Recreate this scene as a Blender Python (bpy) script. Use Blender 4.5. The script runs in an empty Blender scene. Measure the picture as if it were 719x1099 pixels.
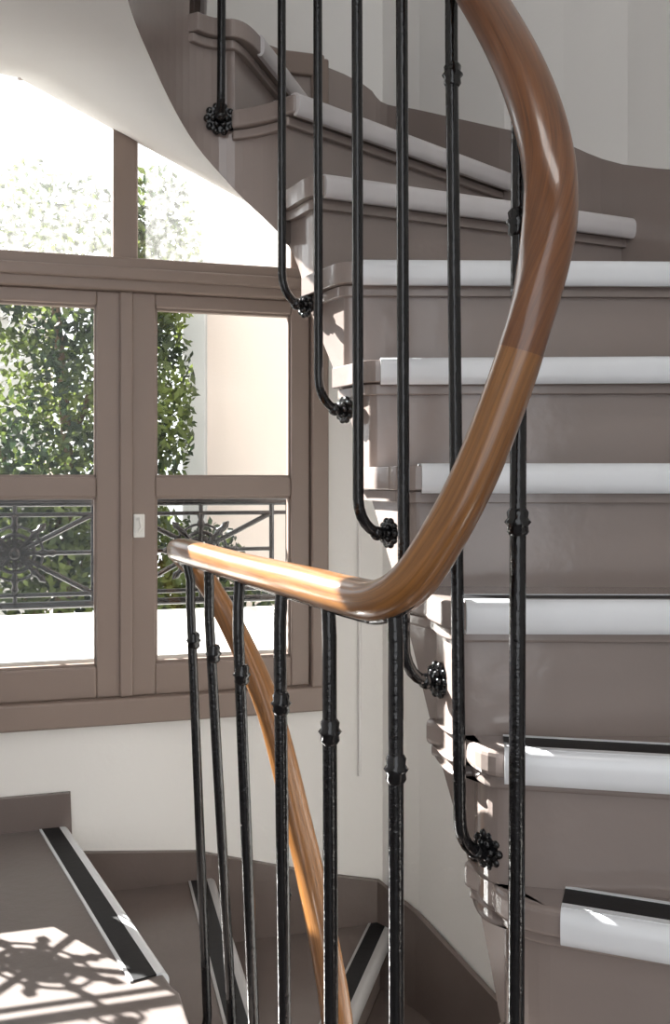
import bpy, math, random
from mathutils import Vector
random.seed(4)
S=bpy.context.scene
COL=S.collection
# ------------------------------------------------------------------ materials
def new_mat(name):
    m=bpy.data.materials.new(name); m.use_nodes=True
    nt=m.node_tree; b=nt.nodes["Principled BSDF"]
    return m,nt,b
def paint(name,c,rough=.35,var=.08,bump=.15,scale=6,spec=.5,coat=0.0,bscale=60):
    m,nt,b=new_mat(name)
    tc=nt.nodes.new("ShaderNodeTexCoord")
    n=nt.nodes.new("ShaderNodeTexNoise"); n.inputs["Scale"].default_value=scale; n.inputs["Detail"].default_value=5
    nt.links.new(tc.outputs["Object"],n.inputs["Vector"])
    mx=nt.nodes.new("ShaderNodeMixRGB")
    mx.inputs[1].default_value=(*[v*(1-var) for v in c],1); mx.inputs[2].default_value=(*[min(1,v*(1+var)) for v in c],1)
    nt.links.new(n.outputs["Fac"],mx.inputs[0]); nt.links.new(mx.outputs[0],b.inputs["Base Color"])
    n2=nt.nodes.new("ShaderNodeTexNoise"); n2.inputs["Scale"].default_value=bscale; n2.inputs["Detail"].default_value=3
    nt.links.new(tc.outputs["Object"],n2.inputs["Vector"])
    bp=nt.nodes.new("ShaderNodeBump"); bp.inputs["Strength"].default_value=bump; bp.inputs["Distance"].default_value=.002
    nt.links.new(n2.outputs["Fac"],bp.inputs["Height"]); nt.links.new(bp.outputs[0],b.inputs["Normal"])
    b.inputs["Roughness"].default_value=rough; b.inputs["Specular IOR Level"].default_value=spec
    b.inputs["Coat Weight"].default_value=coat; b.inputs["Coat Roughness"].default_value=.12
    return m
M_brown=paint("mauve_brown_gloss_paint",(.272,.224,.204),.17,.06,.40,5,.65,bscale=28)
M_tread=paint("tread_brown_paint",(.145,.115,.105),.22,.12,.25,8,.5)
M_frame=paint("window_taupe_paint",(.245,.188,.160),.4,.04,.1,5,.4)
M_wall=paint("warm_white_plaster",(.80,.785,.76),.75,.03,.25,3,.3)
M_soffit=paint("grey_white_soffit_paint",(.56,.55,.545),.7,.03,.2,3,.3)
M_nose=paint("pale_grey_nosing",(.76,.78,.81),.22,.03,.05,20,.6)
M_nose_pinkish=paint("pinkish_grey_nosing",(.60,.575,.58),.35,.06,.1,14,.5)  # darker, slightly pink nosing tone for the topmost steps
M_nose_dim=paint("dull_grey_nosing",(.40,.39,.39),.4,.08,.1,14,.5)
M_black=paint("black_rubber_strip",(.008,.008,.009),.5,.2,.2,30,.3)
M_iron=paint("black_enamel_iron",(.005,.005,.006),.13,.3,.42,40,.5,.0,bscale=140)
M_stone=paint("balcony_stone",(.42,.41,.39),.8,.08,.4,7,.2)
M_build=paint("pale_render_facade",(.60,.51,.45),.85,.08,.4,1.2,.2)
M_bark=paint("bark",(.09,.06,.04),.9,.3,.8,12,.2)
M_ground=paint("courtyard_gravel",(.12,.12,.09),.9,.15,.5,4,.2)
M_metal=paint("latch_metal",(.75,.75,.72),.3,.05,.05,20,.6)
def wood(name,c1,c2):
    m,nt,b=new_mat(name)
    uv=nt.nodes.new("ShaderNodeUVMap"); mp=nt.nodes.new("ShaderNodeMapping"); mp.inputs["Scale"].default_value=(2.2,.9*14,1)
    nt.links.new(uv.outputs[0],mp.inputs[0])
    n=nt.nodes.new("ShaderNodeTexNoise"); n.inputs["Scale"].default_value=3; n.inputs["Detail"].default_value=8; n.inputs["Roughness"].default_value=.65; n.inputs["Distortion"].default_value=.5
    nt.links.new(mp.outputs[0],n.inputs["Vector"])
    r=nt.nodes.new("ShaderNodeValToRGB"); r.color_ramp.elements[0].position=.33; r.color_ramp.elements[0].color=(*c1,1); r.color_ramp.elements[1].position=.66; r.color_ramp.elements[1].color=(*c2,1)
    nt.links.new(n.outputs["Fac"],r.inputs[0]); nt.links.new(r.outputs[0],b.inputs["Base Color"])
    b.inputs["Roughness"].default_value=.30; b.inputs["Coat Weight"].default_value=.45; b.inputs["Coat Roughness"].default_value=.08
    bp=nt.nodes.new("ShaderNodeBump"); bp.inputs["Strength"].default_value=.08; bp.inputs["Distance"].default_value=.001
    nt.links.new(n.outputs["Fac"],bp.inputs["Height"]); nt.links.new(bp.outputs[0],b.inputs["Normal"])
    return m
M_wood_l=wood("varnished_oak_light",(.135,.054,.014),(.29,.125,.034))
M_wood_d=wood("varnished_oak_dark",(.080,.027,.008),(.185,.066,.018))
def glass(name,dirt,scale,refl):
    m,nt,b=new_mat(name); nt.nodes.remove(b)
    out=nt.nodes["Material Output"]
    tr=nt.nodes.new("ShaderNodeBsdfTransparent"); tr.inputs[0].default_value=(.97,.98,.98,1)
    gl=nt.nodes.new("ShaderNodeBsdfGlossy"); gl.inputs["Roughness"].default_value=.02
    mx=nt.nodes.new("ShaderNodeMixShader"); mx.inputs[0].default_value=refl
    nt.links.new(tr.outputs[0],mx.inputs[1]); nt.links.new(gl.outputs[0],mx.inputs[2])
    if dirt<=0:
        nt.links.new(mx.outputs[0],out.inputs[0]); return m
    di=nt.nodes.new("ShaderNodeBsdfTranslucent"); di.inputs[0].default_value=(.9,.9,.88,1)
    tc=nt.nodes.new("ShaderNodeTexCoord"); n=nt.nodes.new("ShaderNodeTexNoise"); n.inputs["Scale"].default_value=scale; n.inputs["Detail"].default_value=6
    nt.links.new(tc.outputs["Object"],n.inputs["Vector"])
    r=nt.nodes.new("ShaderNodeMapRange"); r.inputs["From Min"].default_value=.4; r.inputs["From Max"].default_value=.75; r.inputs["To Max"].default_value=dirt; r.inputs["To Min"].default_value=dirt*.25
    nt.links.new(n.outputs["Fac"],r.inputs[0])
    m2=nt.nodes.new("ShaderNodeMixShader"); nt.links.new(r.outputs[0],m2.inputs[0]); nt.links.new(mx.outputs[0],m2.inputs[1]); nt.links.new(di.outputs[0],m2.inputs[2])
    nt.links.new(m2.outputs[0],out.inputs[0])
    return m
M_glass=glass("window_glass",0,14,.012)
M_glass_dirty=glass("dusty_window_glass",.09,60,.01)
def leafmat():
    m,nt,b=new_mat("leaf_green")
    out=nt.nodes["Material Output"]
    tc=nt.nodes.new("ShaderNodeTexCoord"); n=nt.nodes.new("ShaderNodeTexNoise"); n.inputs["Scale"].default_value=3
    nt.links.new(tc.outputs["Object"],n.inputs["Vector"])
    r=nt.nodes.new("ShaderNodeValToRGB"); r.color_ramp.elements[0].position=.42; r.color_ramp.elements[0].color=(.012,.022,.009,1); r.color_ramp.elements[1].position=.66; r.color_ramp.elements[1].color=(.11,.14,.03,1)
    nt.links.new(n.outputs["Fac"],r.inputs[0]); nt.links.new(r.outputs[0],b.inputs["Base Color"]); b.inputs["Roughness"].default_value=.6
    t=nt.nodes.new("ShaderNodeBsdfTranslucent"); nt.links.new(r.outputs[0],t.inputs[0])
    mx=nt.nodes.new("ShaderNodeMixShader"); mx.inputs[0].default_value=.45
    nt.links.new(b.outputs[0],mx.inputs[1]); nt.links.new(t.outputs[0],mx.inputs[2]); nt.links.new(mx.outputs[0],out.inputs[0])
    return m
M_leaf=leafmat()
# ------------------------------------------------------------------ mesh helpers
def empty(name):
    e=bpy.data.objects.new(name,None); COL.objects.link(e); return e
class MB:
    def __init__(s): s.v=[];s.f=[];s.m=[];s.sm=[];s.uv={}
    def add(s,vs,fs,mi=0,smooth=False,uvs=None):
        o=len(s.v); s.v+= [tuple(v) for v in vs]
        for k,f in enumerate(fs):
            if uvs: s.uv[len(s.f)]=uvs[k]
            s.f.append([i+o for i in f]); s.m.append(mi if isinstance(mi,int) else mi[k]); s.sm.append(smooth)
    def obj(s,name,mats,parent=None,bevel=0,recalc=True):
        me=bpy.data.meshes.new(name); me.from_pydata(s.v,[],s.f)
        for m in mats: me.materials.append(m)
        for i,p in enumerate(me.polygons): p.material_index=s.m[i]; p.use_smooth=s.sm[i]
        if s.uv:
            ul=me.uv_layers.new(name="UVMap")
            for i,p in enumerate(me.polygons):
                if i in s.uv:
                    for li,c in zip(p.loop_indices,s.uv[i]): ul.data[li].uv=c
        me.update()
        if recalc:
            import bmesh
            bm=bmesh.new(); bm.from_mesh(me); bmesh.ops.recalc_face_normals(bm,faces=bm.faces); bm.to_mesh(me); bm.free()
        ob=bpy.data.objects.new(name,me); COL.objects.link(ob)
        if parent: ob.parent=parent
        if bevel:
            b=ob.modifiers.new("bevel","BEVEL"); b.width=bevel; b.segments=3; b.limit_method='ANGLE'; b.angle_limit=math.radians(40)
        return ob
def prism(mb,poly,z0,z1,mi=0):
    n=len(poly)
    vs=[(p[0],p[1],z0) for p in poly]+[(p[0],p[1],z1) for p in poly]
    fs=[list(range(n))[::-1],[n+i for i in range(n)]]+[[i,(i+1)%n,n+(i+1)%n,n+i] for i in range(n)]
    mb.add(vs,fs,mi)
def box_fn(mb,fn,a0,a1,b0,b1,c0,c1,mi=0):
    vs=[fn(a,b,c) for a in(a0,a1) for b in(b0,b1) for c in(c0,c1)]
    fs=[[0,1,3,2],[4,6,7,5],[0,4,5,1],[2,3,7,6],[0,2,6,4],[1,5,7,3]]
    mb.add(vs,fs,mi)
ident=lambda a,b,c:(a,b,c)
def catmull(P,n):
    out=[]; P=[Vector(p) for p in P]; L=len(P)
    for i in range(L-1):
        p0=P[i-1] if i>0 else 2*P[0]-P[1]; p1=P[i];p2=P[i+1]; p3=P[i+2] if i+2<L else 2*P[-1]-P[-2]
        for k in range(n):
            t=k/n
            out.append(.5*((2*p1)+(p2-p0)*t+(2*p0-5*p1+4*p2-p3)*t*t+(3*p1-p0-3*p2+p3)*t**3))
    out.append(P[-1]); return out
def tube(mb,pts,r,seg=10,mi=0):
    pts=[Vector(p) for p in pts]; n=len(pts)
    T=[(pts[min(i+1,n-1)]-pts[max(i-1,0)]).normalized() for i in range(n)]
    a=Vector((1,0,0)) if abs(T[0].x)<.8 else Vector((0,1,0))
    u=(a-T[0]*a.dot(T[0])).normalized(); vs=[];fs=[]
    for i in range(n):
        u=(u-T[i]*u.dot(T[i])).normalized(); w=T[i].cross(u)
        rr=r[i] if isinstance(r,list) else r
        for k in range(seg):
            t=2*math.pi*k/seg; vs.append(pts[i]+(u*math.cos(t)+w*math.sin(t))*rr)
    for i in range(n-1):
        for k in range(seg):
            fs.append([i*seg+k,i*seg+(k+1)%seg,(i+1)*seg+(k+1)%seg,(i+1)*seg+k])
    mb.add(vs,fs,mi,True)
    mb.add([vs[k] for k in range(seg)],[list(range(seg))],mi); mb.add([vs[(n-1)*seg+k] for k in range(seg)],[list(range(seg))],mi)
def ball(mb,c,r,sx=8,sy=6,mi=0,scale=(1,1,1)):
    vs=[];fs=[]
    for j in range(sy+1):
        ph=math.pi*j/sy
        for i in range(sx):
            th=2*math.pi*i/sx
            vs.append((c[0]+r*scale[0]*math.sin(ph)*math.cos(th),c[1]+r*scale[1]*math.sin(ph)*math.sin(th),c[2]+r*scale[2]*math.cos(ph)))
    for j in range(sy):
        for i in range(sx):
            fs.append([j*sx+i,j*sx+(i+1)%sx,(j+1)*sx+(i+1)%sx,(j+1)*sx+i])
    mb.add(vs,fs,mi,True)
# ------------------------------------------------------------------ wall plan
def WX(x): return 2.5+(x+.035)*.28
XL=-1.62
LAND=-.86
# each step, ascending: string point, wall point, tread z, start of the nosing strip (or None)
lower=[
 ((.17,1.16),(.885,.995),-2.22,None),((.14,1.22),(.87,1.17),-2.05,None),((.10,1.33),(.84,1.32),-1.88,None),((.06,1.45),(.82,1.46),-1.71,None),
 ((.03,1.55),(.78,1.58),-1.54,None),((-.02,1.66),(.60,1.91),-1.37,None),((-.085,1.75),(.13,WX(.13)),-1.20,None),((-.155,1.67),(-.35,WX(-.35)),-1.03,None)]
landing_line=((-.305,1.585),(-.70,WX(-.70)),LAND,None)
upper=[
 ((.245,1.10),(.90,.66),-.675,(.31,.96)),((.212,1.165),(.90,.84),-.49,(.257,1.06)),((.182,1.215),(.885,.995),-.32,(.20,1.10)),((.138,1.265),(.87,1.16),-.15,(.16,1.14)),((.097,1.350),(.84,1.29),.02,(.12,1.29)),
 ((.052,1.47),(.82,1.43),.185,(.07,1.43)),((.014,1.545),(.78,1.56),.355,(.044,1.51)),((-.04,1.64),(.60,1.91),.525,(-.018,1.605)),((-.085,1.71),(.39,2.15),.695,(-.07,1.675)),
 ((-.19,1.765),(.02,WX(.02)),.865,None),((-.27,1.73),(-.38,WX(-.38)),1.035,None),((-.315,1.6),(-.78,WX(-.78)),1.205,None),((-.33,1.45),(XL,1.90),1.375,None),((-.31,1.3),(XL,1.55),1.545,None),((-.26,1.15),(XL,1.2),1.715,None)]
bw_u=[-.88,-.70,-.53,-.36,-.18,-.01,.14,.29,.43,.55,.64,.72,.78,.9,1.1]
bo_u=[-.93,-.75,-.58,-.41,-.24,-.07,.10,.27,.44,.61,.80,.99,1.16,1.32,1.48]
mids_u={8:[(.22,2.43),(.13,WX(.13))],11:[(XL,WX(XL))],7:[(.50,2.035)]}
staircase=empty("staircase")
def resample(chain,n):
    ch=[Vector(c) for c in chain]; L=[0]
    for i in range(1,len(ch)): L.append(L[-1]+(ch[i]-ch[i-1]).length)
    out=[]
    for k in range(n):
        t=L[-1]*k/(n-1); i=1
        while i<len(L)-1 and L[i]<t: i+=1
        f=(t-L[i-1])/max(1e-9,L[i]-L[i-1]); out.append(ch[i-1].lerp(ch[i],min(1,f)))
    return out
class Line:
    """one riser line: flared curve at the string, straight to the wall"""
    def __init__(s,st):
        s.W=Vector(st[0]); s.O=Vector(st[1]); s.z=st[2]
        if st[3]: Sx=Vector(st[3]); s.u=(s.O-Sx).normalized(); s.n=Vector((s.u.y,-s.u.x)); s.Sr=Sx-s.n*.03
        else: s.u=(s.O-s.W).normalized(); s.n=Vector((s.u.y,-s.u.x)); s.Sr=s.W+s.u*.06
    def front(s,proj,endpt):
        A=s.Sr+s.n*proj; d=max(.01,(A-endpt).dot(s.u)); C=A-s.u*d*.85
        return [s.O+s.n*proj]+[A*(1-t)**2+C*2*t*(1-t)+endpt*t*t for t in [k/8 for k in range(9)]]
def build_flight(steps,bws,bos,mids,tag,last):
    LN=[Line(s) for s in steps]+[Line(last)]
    wp=[Vector((l.W.x,l.W.y,b)) for l,b in zip(LN,bws)]
    SUB=6; wc=catmull(wp,SUB)
    OB=[Vector((l.O.x,l.O.y,b)) for l,b in zip(LN,bos)]
    sof_i=[];sof_o=[]
    def wellnormal(k,u):
        a=wc[max(k-1,0)].xy; b=wc[min(k+1,len(wc)-1)].xy; d=(b-a).normalized(); nn=Vector((-d.y,d.x))
        return -nn if nn.dot(u)>0 else nn
    for i in range(len(steps)):
        l=LN[i];l2=LN[i+1]; z=l.z; N=SUB+1
        inner=wc[i*SUB:(i+1)*SUB+1]
        m=mids.get(i,[])
        chain=[OB[i]]+[Vector((p[0],p[1],bos[i]+(bos[i+1]-bos[i])*(j+1)/(len(m)+1))) for j,p in enumerate(m)]+[OB[i+1]]
        outer=resample(chain,N)
        for j,p in enumerate(m):
            best=min(range(1,N-1),key=lambda k:(outer[k].xy-Vector(p)).length); outer[best]=Vector(chain[j+1])
        sof_i+= inner if i==len(steps)-1 else inner[:-1]
        sof_o+= outer if i==len(steps)-1 else outer[:-1]
        def fz(p,ln,bw,bo):
            L=(ln.O-ln.W).length; f=min(1,max(0,(p-ln.W).length/L)); return bw+(bo-bw)*f+.004*min(1,f*40)
        f1=[(p,fz(p,l,bws[i],bos[i])) for p in l.front(0,l.W)]
        f2=[(p,fz(p,l2,bws[i+1],bos[i+1])) for p in l2.front(0,l2.W)]
        ring=f1+[(p.xy,p.z) for p in inner[1:-1]]+f2[::-1]+[(p.xy,p.z) for p in outer[1:-1]][::-1]
        mb=MB(); n=len(ring); zt=z-.03
        vs=[(p.x,p.y,b) for p,b in ring]+[(p.x,p.y,zt) for p,b in ring]
        mb.add(vs,[[k,(k+1)%n,n+(k+1)%n,n+k] for k in range(n)]+[[n+k for k in range(n)]],0)
        mb.obj(f"{tag}_step_body_{i}",[M_brown],staircase)
        def slab(proj,side,z0,z1):
            E=l.W+wellnormal(i*SUB,l.u)*side
            P=l.front(proj,E)
            for k in range(1,N): P.append(inner[k].xy+wellnormal(i*SUB+k,l.u if k<4 else l2.u)*side)
            P+= [p-l2.n*.006 for p in l2.front(0,l2.W)[::-1]][:-1]
            P.append(l2.O-l2.n*.002)
            for p in m[::-1]: P.append(Vector(p))
            P.append(l.O)
            q=[P[0]]
            for p in P[1:]:
                if (p-q[-1]).length>.002: q.append(p)
            mb=MB(); prism(mb,q,z0,z1); return mb
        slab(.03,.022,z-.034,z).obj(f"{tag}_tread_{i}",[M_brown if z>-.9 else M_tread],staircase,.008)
        slab(.012,.011,z-.052,z-.035).obj(f"{tag}_tread_moulding_{i}",[M_brown],staircase,.005)
        nosing(tag,i,l.Sr,l.O,l.u,l.n,z,0,.03,M_nose_dim if tag=="lower" else (M_nose_pinkish if i>=7 else M_nose))
    mb=MB(); vs=[]; fr=[0,.07,.08,.2,.32,.44,.56,.68,.8,.9,1.0]; R_=len(fr)-1; K=len(sof_i)
    for a,b in zip(sof_i,sof_o):
        for f in fr: vs.append(a.lerp(b,f))
    fs=[[k*(R_+1)+j,k*(R_+1)+j+1,(k+1)*(R_+1)+j+1,(k+1)*(R_+1)+j] for k in range(K-1) for j in range(R_)]
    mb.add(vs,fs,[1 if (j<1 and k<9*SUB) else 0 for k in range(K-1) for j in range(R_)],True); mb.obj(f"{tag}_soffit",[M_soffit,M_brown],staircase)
def nosing(tag,i,Sr,O,u,n,z,ins,pr=.03,nm=None):
    a=Sr+u*ins; b=O-u*.012
    prof=[(pr-.014,.0035),(pr-.004,.0035)]
    for k in range(0,8):
        t=math.pi/2*(1-k/7); prof.append((pr-.004+.013*math.cos(t),-.0135+.017*math.sin(t)))
    prof+=[(pr+.0085,-.026),(pr+.006,-.034),(pr+.002,-.038),(pr-.006,-.038),(pr-.006,-.033),(pr-.014,0)]
    mb=MB(); k=len(prof)
    A=[(a.x+n.x*p,a.y+n.y*p,z+h) for p,h in prof]; B=[(b.x+n.x*p,b.y+n.y*p,z+h) for p,h in prof]
    mb.add(A+B,[[j,(j+1)%k,k+(j+1)%k,k+j] for j in range(1,12)],0,True)
    mb.add(A+B,[[j,(j+1)%k,k+(j+1)%k,k+j] for j in [0]+list(range(12,k))]+[list(range(k))[::-1],[k+j for j in range(k)]],0)
    def strip(p0,p1,h0,h1,mi):
        q=[a+n*p1,b+n*p1,b+n*p0,a+n*p0]; prism(mb,q,z+h0,z+h1,mi)
    strip(pr-.055,pr-.014,.0005,.003,1); strip(pr-.061,pr-.055,.0005,.0038,0)
    mb.obj(f"{tag}_nosing_strip_{i}",[nm or M_nose,M_black],staircase)
build_flight(upper[:-1],bw_u,bo_u,mids_u,"upper",upper[-1])
bw_l=[s[2]-.2 for s in lower]+[LAND-.2]; bo_l=[s[2]-.25 for s in lower]+[LAND-.25]
build_flight(lower,bw_l,bo_l,{5:[(.39,2.15),(.22,2.43)]},"lower",landing_line)
# landing slab ---------------------------------------------------------------
near_bal=[(-.248,1.60),(-.200,1.48),(-.137,1.32),(-.068,1.15),(-.006,1.02),(.058,.888)]
edge=[(-.285,1.56),(-.25,1.46),(-.188,1.30),(-.118,1.12),(-.055,.975),(.03,.835),(.13,.84),(.20,.94)]
edgec=[p.xy for p in catmull([(x,y,0) for x,y in edge],5)]
l0=Vector(landing_line[0]); l1=Vector(landing_line[1]); ul=(l1-l0).normalized(); nl=Vector((ul.y,-ul.x))
def land_poly(off):
    P=[l1+nl*off,l0+nl*off-ul*off*.3]
    for k,p in enumerate(edgec):
        a=edgec[max(k-1,0)];b=edgec[min(k+1,len(edgec)-1)]; d=(b-a).normalized(); nn=Vector((-d.y,d.x))
        P.append(p+nn*off)
    P+= [Vector((.235,1.09)),Vector((.29,.97)),Vector((.90,.66)),Vector((.92,.2)),Vector((.92,-1.6)),Vector((XL,-1.6)),Vector((XL,WX(XL)))]
    return P
M_landing=paint("landing_grey_brown_paint",(.17,.145,.135),.3,.12,.3,8,.5)
mb=MB(); prism(mb,land_poly(.025),LAND-.032,LAND); mb.obj("landing_floorboard",[M_landing],staircase,.007)
mb=MB(); prism(mb,land_poly(0),LAND-.22,LAND-.032); mb.obj("landing_body",[M_brown],staircase)
nosing("landing",0,l0+ul*.03,l1,ul,nl,LAND,0,.025)
# ------------------------------------------------------------------ walls
def ribbon(name,pts,z0,z1,th,mat,parent=None,bevel=0):
    mb=MB(); P=[Vector(p[:2]) for p in pts]; n=len(P); Q=[]
    for i in range(n):
        d=(P[min(i+1,n-1)]-P[max(i-1,0)]).normalized(); Q.append(P[i]+Vector((-d.y,d.x))*th)
    za=lambda i:(z0[i] if isinstance(z0,list) else z0); zb=lambda i:(z1[i] if isinstance(z1,list) else z1)
    vs=[]
    for i in range(n): vs+=[(P[i].x,P[i].y,za(i)),(P[i].x,P[i].y,zb(i)),(Q[i].x,Q[i].y,zb(i)),(Q[i].x,Q[i].y,za(i))]
    fs=[[0,1,2,3],[4*n-4,4*n-1,4*n-2,4*n-3]]
    for i in range(n-1):
        for k in range(4): fs.append([4*i+k,4*i+(k+1)%4,4*i+4+(k+1)%4,4*i+4+k])
    mb.add(vs,fs,0); return mb.obj(name,[mat],parent,bevel)
right_pts=[(.92,-1.6),(.92,.2),(.90,.66),(.90,.84),(.885,.995),(.87,1.16),(.84,1.29),(.82,1.43),(.78,1.56),(.60,1.91),(.50,2.035),(.39,2.15),(.22,2.43),(.13,WX(.13))]
ribbon("wall_right",right_pts,-3.2,3.4,-.1,M_wall)
def WF(s,d,z): return (-.035-.963*s-.27*d, 2.5-.27*s+.963*d, z)
WT=1.12; SR=1.53
mb=MB()
sL=1.68
box_fn(mb,WF,-.20,0,0,.07,-3.2,3.4); box_fn(mb,WF,SR,sL,0,.07,-3.2,3.4)
box_fn(mb,WF,0,SR,0,.07,-3.2,-.60); box_fn(mb,WF,0,SR,0,.07,WT,3.4)
mb.obj("wall_back",[M_wall])
mb=MB(); box_fn(mb,ident,XL-.1,XL,-1.7,2.08,-3.2,3.4); mb.obj("wall_left",[M_wall])
mb=MB()
box_fn(mb,ident,XL,-.95,-1.7,-1.6,-3.2,3.4); box_fn(mb,ident,.75,.92,-1.7,-1.6,-3.2,3.4); box_fn(mb,ident,-.95,.75,-1.7,-1.6,-3.2,-.86); box_fn(mb,ident,-.95,.75,-1.7,-1.6,2.4,3.4)
mb.obj("wall_front",[M_wall])
mb=MB(); box_fn(mb,ident,-1.72,1.1,-1.7,2.9,-3.3,-3.2); mb.obj("floor",[M_tread])
mb=MB(); box_fn(mb,ident,-1.72,1.1,-1.7,2.75,3.4,3.5); mb.obj("ceiling",[M_wall])
# skirtings
pts=[(.90,.66),(.90,.84),(.885,.995),(.87,1.16),(.84,1.29),(.82,1.43),(.78,1.56),(.60,1.91),(.50,2.035),(.39,2.15),(.22,2.43),(.13,WX(.13)),(.02,WX(.02)),(-.38,WX(-.38)),(-.78,WX(-.78)),(XL+.01,WX(XL))]
zt=[-.52,-.34,-.17,0,.16,.32,.49,.645,.735,.81,.965,1.03,1.09,1.20,1.36,1.5]
zb=[-.8,-.6,-.44,-.27,-.1,.05,.23,.40,.46,.52,.60,.65,.72,.90,1.08,1.2]
cv=catmull([(p[0],p[1],t) for p,t in zip(pts,zt)],4); cb=catmull([(p[0],p[1],t) for p,t in zip(pts,zb)],4)
ribbon("baseboard_right",[(p.x,p.y) for p in cv],[p.z for p in cb],[p.z for p in cv],.016,M_brown,None,0)
bp=[(XL+.01,WX(XL)),(-.66,WX(-.66)),(-.655,WX(-.655)),(-.36,WX(-.36)),(-.02,WX(-.02)),(.12,WX(.12)-.005),(.22,2.42),(.39,2.14),(.60,1.90),(.77,1.55),(.83,1.30)]
ribbon("baseboard_back",bp,[-.88,-.88,-1.1,-1.25,-1.3,-1.4,-1.5,-1.6,-1.75,-1.9,-2.1],[-.775,-.775,-.925,-.955,-1.055,-1.085,-1.12,-1.2,-1.38,-1.55,-1.75],-.016,M_tread,None,.003)
mb=MB(); tube(mb,[(.066,WX(.066)-.006,-.80),(.066,WX(.066)-.006,-.02)],.004,8); mb.obj("trim_1",[M_wall])
# ------------------------------------------------------------------ window
win=empty("window_1")
def bars(name,lst,mat=M_frame,bev=.006):
    mb=MB()
    for s0,s1,d0,d1,z0,z1 in lst: box_fn(mb,WF,s0,s1,d0,d1,z0,z1)
    return mb.obj(name,[mat],win,bev)
bars("outer_frame",[(-.012,.035,-.03,.06,-.60,WT),(SR-.035,SR+.012,-.03,.06,-.60,WT),(.0,SR,-.04,.06,-.61,-.545),(0,SR,-.03,.06,WT-.05,WT+.01)])
bars("transom",[(.03,SR-.03,-.035,.05,.475,.558)])
bars("transom_moulding",[(.03,SR-.03,-.048,-.03,.50,.53)])
bars("upper_mullion",[(.485,.547,-.02,.05,.55,WT-.04),(.965,1.015,-.02,.05,.55,WT-.04)])
bars("upper_sash",[(.035,.087,-.005,.04,.55,WT-.04),(1.45,SR-.03,-.005,.04,.55,WT-.04)])
def sash(name,a,b,pa,pb):
    L=[(a,pa,-.012,.035,-.545,.475),(pb,b,-.012,.035,-.545,.475),(pa,pb,-.012,.035,-.545,-.467),(pa,pb,-.012,.035,.44,.475),(pa,pb,-.008,.03,-.042,.008)]
    bars(name,L,bev=.004)
    bead=[]
    for z0,z1 in((-.467,-.042),(.008,.44)):
        bead+=[(pa,pa+.006,.0,.02,z0,z1),(pb-.006,pb,.0,.02,z0,z1),(pa,pb,0,.02,z0,z0+.006),(pa,pb,0,.02,z1-.006,z1)]
    bars(name+"_glazing_bead",bead,bev=0)
sash("right_sash",.037,.511,.087,.441); sash("left_sash",.515,.985,.586,.945); sash("added_side_sash",.990,SR-.035,1.03,1.46)  # third sash is added out of view to let the sun reach the landing
bars("meeting_stile",[(.497,.530,-.022,-.010,-.545,.475)],bev=.005)
bars("glass_lower",[(.087,.441,.012,.015,-.467,.44),(.586,.945,.012,.015,-.467,.44),(1.03,1.46,.012,.015,-.467,.44)],M_glass,0)
bars("glass_upper",[(.087,.485,.012,.015,.558,WT-.04),(.547,.965,.012,.015,.558,WT-.04),(1.015,1.45,.012,.015,.558,WT-.04)],M_glass_dirty,0)
bars("latch_plate",[(.468,.496,-.018,-.011,-.145,-.085)],M_metal,.003)
mb=MB(); tube(mb,[WF(.482,-.018,-.10),WF(.482,-.035,-.10)],.006); tube(mb,[WF(.482,-.035,-.095),WF(.478,-.037,-.118),WF(.492,-.038,-.135)],.004); mb.obj("latch_lever",[M_metal],win)
# ------------------------------------------------------------------ handrail
railing=empty("stair_railing")
R=[(.02,1.30,-.93),(.0,1.42,-.80),(-.035,1.54,-.68),(-.065,1.60,-.58),(-.115,1.66,-.415),(-.175,1.70,-.29),(-.235,1.72,-.19),(-.272,1.68,-.135),(-.262,1.60,-.120),(-.20,1.47,-.122),(-.134,1.33,-.124),(-.078,1.19,-.122),(-.025,1.06,-.120),(.014,.97,-.120),(.045,.905,-.116),(.073,.868,-.093),(.102,.85,-.045),(.127,.838,.008),(.15,.828,.07),(.168,.82,.128),(.182,.818,.186),(.191,.825,.243),(.193,.85,.30),(.186,.885,.366),(.175,.935,.435),(.160,1.01,.52),(.142,1.10,.61),(.092,1.21,.74),(.035,1.36,.92),(-.024,1.50,1.10),(-.087,1.60,1.28),(-.19,1.70,1.50),(-.27,1.68,1.70),(-.30,1.58,1.86),(-.31,1.45,2.0),(-.29,1.3,2.12)]
RC=catmull(R,8)
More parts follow.
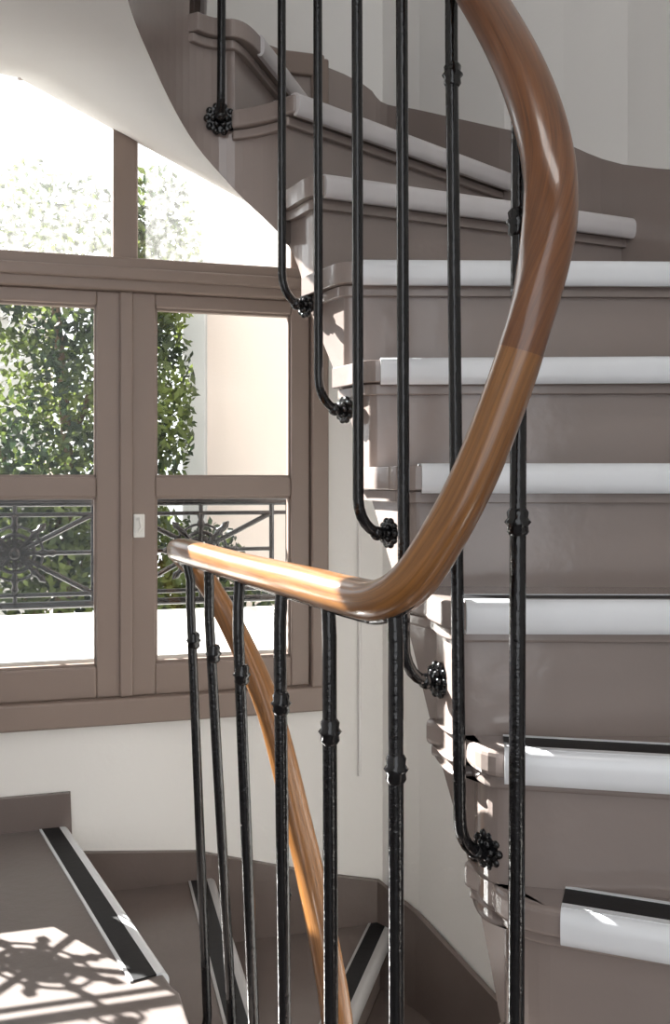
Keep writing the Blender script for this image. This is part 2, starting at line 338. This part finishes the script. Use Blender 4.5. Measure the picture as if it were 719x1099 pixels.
def rail_mesh(mb,pts,w,h,i0,i1,mi,ulen):
    SEG=24; vs=[];fs=[];uvs=[]
    ring=[]
    for k in range(SEG):
        t=2*math.pi*k/SEG; c,s_=math.cos(t),math.sin(t); e=.8
        ring.append((math.copysign(abs(c)**e,c)*w/2,math.copysign(abs(s_)**e,s_)*h/2))
    n=len(pts)
    hd=[]
    for i in range(n):
        a=pts[max(i-6,0)];b=pts[min(i+6,n-1)]; hd.append(Vector((b.x-a.x,b.y-a.y,0)).normalized())
    for _ in range(14): hd=[(hd[max(i-2,0)]+hd[i]*1.0+hd[min(i+2,n-1)]).normalized() for i in range(n)]
    for i in range(i0,i1+1):
        T=(pts[min(i+1,n-1)]-pts[max(i-1,0)]).normalized()
        side=hd[i].cross(Vector((0,0,1))); side=(side-T*side.dot(T)).normalized(); up=side.cross(T).normalized()
        for x,y in ring: vs.append(pts[i]+side*x+up*y)
    m=i1-i0+1
    for i in range(m-1):
        for k in range(SEG):
            fs.append([i*SEG+k,i*SEG+(k+1)%SEG,(i+1)*SEG+(k+1)%SEG,(i+1)*SEG+k])
            u0,u1=ulen[i0+i],ulen[i0+i+1]
            uvs.append([(u0,k/SEG),(u0,(k+1)/SEG),(u1,(k+1)/SEG),(u1,k/SEG)])
    mb.add(vs,fs,mi,True,uvs)
    mb.add(vs[:SEG],[list(range(SEG))],mi); mb.add(vs[-SEG:],[list(range(SEG))],mi)
ulen=[0]
for i in range(1,len(RC)): ulen.append(ulen[-1]+(RC[i]-RC[i-1]).length)
J=18*8+6
mb=MB(); rail_mesh(mb,RC,.047,.040,0,J,0,ulen); rail_mesh(mb,RC,.0475,.0405,J,len(RC)-1,1,ulen)
mb.obj("handrail",[M_wood_l,M_wood_d],railing,recalc=False)
mb=MB(); tube(mb,[p-Vector((0,0,.018)) for p in RC],.006,8); mb.obj("handrail_iron_core",[M_iron],railing)
def railz(x,y,lo,hi):
    c=[p for p in RC if lo<p.z<hi]; q=min(c,key=lambda p:(p.x-x)**2+(p.y-y)**2); return q
def collar(mb,p,r):
    prof=[(-.014,1.0),(-.010,1.35),(-.004,1.25),(0,1.65),(.004,1.25),(.010,1.35),(.014,1.0)]
    tube(mb,[Vector(p)+Vector((0,0,h)) for h,_ in prof],[r*k for _,k in prof],14)
def rosette(mb,c,dirv,r):
    c=Vector(c); d=Vector(dirv).normalized(); a=d.cross(Vector((0,0,1))).normalized(); b=a.cross(d)
    tube(mb,[c-d*.004,c+d*.004],r*.85,16)
    for k in range(10):
        t=2*math.pi*k/10; ball(mb,c+(a*math.cos(t)+b*math.sin(t))*r*.8,r*.24,8,6)
    for k in range(6):
        t=2*math.pi*k/6; ball(mb,c-d*.005+(a*math.cos(t)+b*math.sin(t))*r*.42,r*.22,8,6)
    ball(mb,c-d*.008,r*.3)
bi=0
def baluster(x,y,dx,foot,lo,hi,collars,r=.0078,rr=.022):
    global bi
    mb=MB(); q=railz(x,y,lo,hi); f=Vector(foot); zt=q.z-.012
    bx=x+dx; top=Vector((q.x*.6+x*.4,q.y*.6+y*.4,zt)); 
    base=Vector((bx,y,f.z+.05))
    pts=[top,Vector((x,y,zt-.04)),Vector((x,y,zt-.08))]
    for k in range(1,8): pts.append(Vector((x,y,zt-.08)).lerp(base,k/8))
    pts.append(base)
    dr=Vector((f.x-bx,f.y-y,0)); L=dr.length; dr.normalize(); rad=min(.04,L*.8)
    for k in range(1,7):
        t=math.pi/2*k/6; pts.append(base+dr*rad*(1-math.cos(t))-Vector((0,0,1))*.05*math.sin(t))
    pts.append(f)
    tube(mb,pts,r,12)
    for cz in collars:
        t=(cz-zt)/(base.z-zt); collar(mb,(x+dx*t,y,cz),r)
    rosette(mb,f-dr*.003,dr,rr)
    ball(mb,f-dr*.022,.0105,10,8)
    mb.obj(f"baluster_{bi}",[M_iron],railing); bi+=1
leans=[.029,.040,.028,.009,.003,.001]
for k,(x,y) in enumerate(near_bal):
    e=min(edgec,key=lambda p:(p-Vector((x,y))).length)
    baluster(x,y,leans[k],(e.x,e.y,LAND-.11),-.2,-.05,[-.275],r=.0080 if k<5 else .0074,rr=.02)
baluster(.186,.94,-.004,(.20,.99,-.80),.3,.6,[.26,-.042],r=.0084)
baluster(.140,1.12,.010,(.190,1.150,-.455),.3,.9,[.487],r=.0078,rr=.024)
baluster(.086,1.20,.003,(.138,1.226,-.262),.5,1.1,[],rr=.024)
baluster(.031,1.32,.002,(.080,1.345,-.076),.6,1.2,[],)
baluster(-.028,1.48,.002,(.018,1.510,.114),.8,1.3,[],.0072)
baluster(-.092,1.60,.001,(-.049,1.63,.306),.9,1.4,[],.0072)
baluster(-.205,1.71,-.004,(-.217,1.757,.68),1.2,1.7,[],rr=.03)
baluster(-.27,1.62,0,(-.312,1.61,.87),1.6,2,[])
baluster(-.089,1.62,.005,(-.09,1.735,-1.30),-.6,-.3,[-.72])
baluster(.0,1.44,.005,(.055,1.46,-1.82),-.85,-.7,[-1.1])
# ------------------------------------------------------------------ balcony
BF=WF
mb=MB(); box_fn(mb,BF,-1.6,3.4,.07,.95,-.62,-.46); mb.obj("balcony_slab",[M_stone],None,.01)
br=empty("balcony_railing"); D=.20
mb=MB()
def bs(s,z): return WF(s,D,z)
zT,zB,zc=-.06,-.335,-.195
for z,r in((zT,.011),(zT-.032,.006),(zB+.028,.006),(zB,.010)): tube(mb,[bs(-1.5,z),bs(3.3,z)],r,8)
def s_of(x): return (-.035-.27*D-x)/.963
c0=s_of(-.376); sp=.494
for k in range(-2,6):
    c=c0+k*sp
    for sg in(-1,1):
        e=c+sg*(sp/2-.045)
        tube(mb,[bs(e,zT),bs(e,zB)],.007,8)
        for zz in(zT-.032,zB+.028):
            tube(mb,[bs(c,zc),bs(e,zz)],.0072,8)
        tube(mb,[bs(e,zc),bs(c+sg*.07,zc)],.006,8)
        tube(mb,[bs(e+sg*.045,zT),bs(e+sg*.045,zB)],.004,6)
    tube(mb,[bs(c,zT+.03),bs(c,zB)],.006,8); ball(mb,bs(c,zT+.035),.014)
    for rr_,tr in((.05,.006),(.072,.004)):
        tube(mb,[bs(c+rr_*math.cos(2*math.pi*j/24),zc+rr_*math.sin(2*math.pi*j/24)) for j in range(25)],tr,6)
    for sg in(-1,1): # scrolled ornament on the top rail
        tube(mb,[bs(c+sg*(.012+.0035*q)*math.cos(q*.55),zT+.022+(.006+.0022*q)*math.sin(q*.55)) for q in range(12)],.0045,6)
    for j in range(8):
        t=2*math.pi*j/8
        tube(mb,[bs(c+q*math.cos(t),zc+q*math.sin(t)) for q in(0,.06,.072,.085,.098,.112)],[.007,.007,.013,.007,.011,.002],8)
        ball(mb,bs(c+.033*math.cos(t+.39),zc+.033*math.sin(t+.39)),.009)
    ball(mb,bs(c,zc),.022)
for s in(-1.4,c0-sp*2.5,c0+sp*3.5): tube(mb,[bs(s,-.03),bs(s,-.462)],.010,8)
for k in range(-1,6): tube(mb,[bs(c0+sp*(k+.5),zB),bs(c0+sp*(k+.5),-.462)],.008,8)
mb.obj("ironwork",[M_iron],br)
# ------------------------------------------------------------------ outside
mb=MB(); box_fn(mb,ident,-14,10,2.9,22,-3.6,-3.5); mb.obj("ground",[M_ground])
nb=empty("neighbouring_building")
mb=MB(); box_fn(mb,ident,-.93,3.2,6.2,8,-3.5,5.5); mb.obj("facade",[M_build],nb)
mb=MB(); box_fn(mb,ident,-.97,3.25,6.12,8.05,-.95,-.85); box_fn(mb,ident,-1.0,-.85,6.1,6.3,-3.5,5.5); mb.obj("facade_stringcourse",[M_stone],nb,.01)
gp=empty("garden_wall")
mb=MB(); box_fn(mb,ident,-4.2,-2.15,6.9,7.1,-3.5,1.2); box_fn(mb,ident,-4.25,-2.1,6.85,7.15,1.2,1.3); mb.obj("masonry",[M_stone],gp)
tree=empty("garden_tree")
mb=MB()
def leafcloud(c,rad,n,sz):
    for _ in range(n):
        while True:
            p=Vector((random.uniform(-1,1),random.uniform(-1,1),random.uniform(-1,1)))
            if p.length<1: break
        p=Vector((c[0]+p.x*rad[0],c[1]+p.y*rad[1],c[2]+p.z*rad[2]))
        a=Vector((random.gauss(0,1),random.gauss(0,1),random.gauss(0,1))).normalized(); b=a.orthogonal().normalized()
        L=sz*random.uniform(.6,1.3); w=L*.5
        mb.add([p-a*L*.5,p+b*w*.5,p+a*L*.5,p-b*w*.5],[[0,1,2,3]],0)
for c,rad,n in [((-1.42,5.0,.15),(.45,.5,.75),4400),((-1.3,5.1,-.5),(.6,.4,.5),3400),((-1.05,5.2,.45),(.27,.4,.65),2800),((-1.65,5.2,1.2),(.65,.6,.55),2900),((-1.9,4.9,-.3),(.5,.5,.45),2200),((-1.0,5.2,1.25),(.26,.4,.5),1700),((-.8,5.2,-.55),(.35,.3,.35),1300),((-2.6,5.8,-.2),(.6,.6,.8),1200),((-.5,5.2,-.75),(.35,.3,.22),600)]:
    leafcloud(c,rad,n,.06)
mb.obj("foliage",[M_leaf],tree,recalc=False)
mb=MB()
tube(mb,catmull([(-1.45,5.1,-3.5),(-1.42,5.1,-2),(-1.5,5.1,-.8),(-1.45,5.05,.1),(-1.55,5.1,1.2)],5),[.07*(1-.035*k) for k in range(21)],10)
for a,b in[((-1.48,5.1,-.7),(-1.0,5.2,.5)),((-1.48,5.1,-.3),(-1.95,5,.4)),((-1.46,5.08,.2),(-1.1,5.3,1.2)),((-1.5,5.1,-1.0),(-.8,5.2,-.5)),((-1.5,5.1,-.9),(-2.5,5.7,.2))]:
    tube(mb,[a,Vector(a).lerp(Vector(b),.5)+Vector((0,0,-.05)),b],[.03,.02,.008],8)
mb.obj("trunk",[M_bark],tree)
# ------------------------------------------------------------------ light
sd=Vector((.90,-.78,-.75)).normalized()
sl=bpy.data.lights.new("sun","SUN"); sl.energy=34; sl.angle=.006; sl.color=(1,.97,.93)
so=bpy.data.objects.new("sun",sl); COL.objects.link(so); so.rotation_euler=sd.to_track_quat('-Z','Y').to_euler(); so.location=(-6,8,6)
w=bpy.data.worlds.new("world"); S.world=w; w.use_nodes=True
bg=w.node_tree.nodes["Background"]
bg.inputs[0].default_value=(.95,.97,1.0,1); bg.inputs[1].default_value=1.65
al=bpy.data.lights.new("interior_fill","AREA"); al.energy=8; al.size=.6; al.color=(1,.95,.9)  # added unseen fill that brightens the interior, not a real fixture
ao=bpy.data.objects.new("interior_fill",al); COL.objects.link(ao); ao.location=(.1,-.4,2.9)
# ------------------------------------------------------------------ camera
cam=bpy.data.cameras.new("camera"); co=bpy.data.objects.new("camera",cam); COL.objects.link(co)
co.location=(0,0,0); co.rotation_euler=(math.radians(90),0,0)
cam.sensor_fit='VERTICAL'; cam.sensor_height=36; cam.lens=36*1000/1099
cam.shift_y=-34/1099; cam.clip_start=.02
S.camera=co
S.view_settings.view_transform='Standard'
S.view_settings.look='None'
S.view_settings.exposure=.45
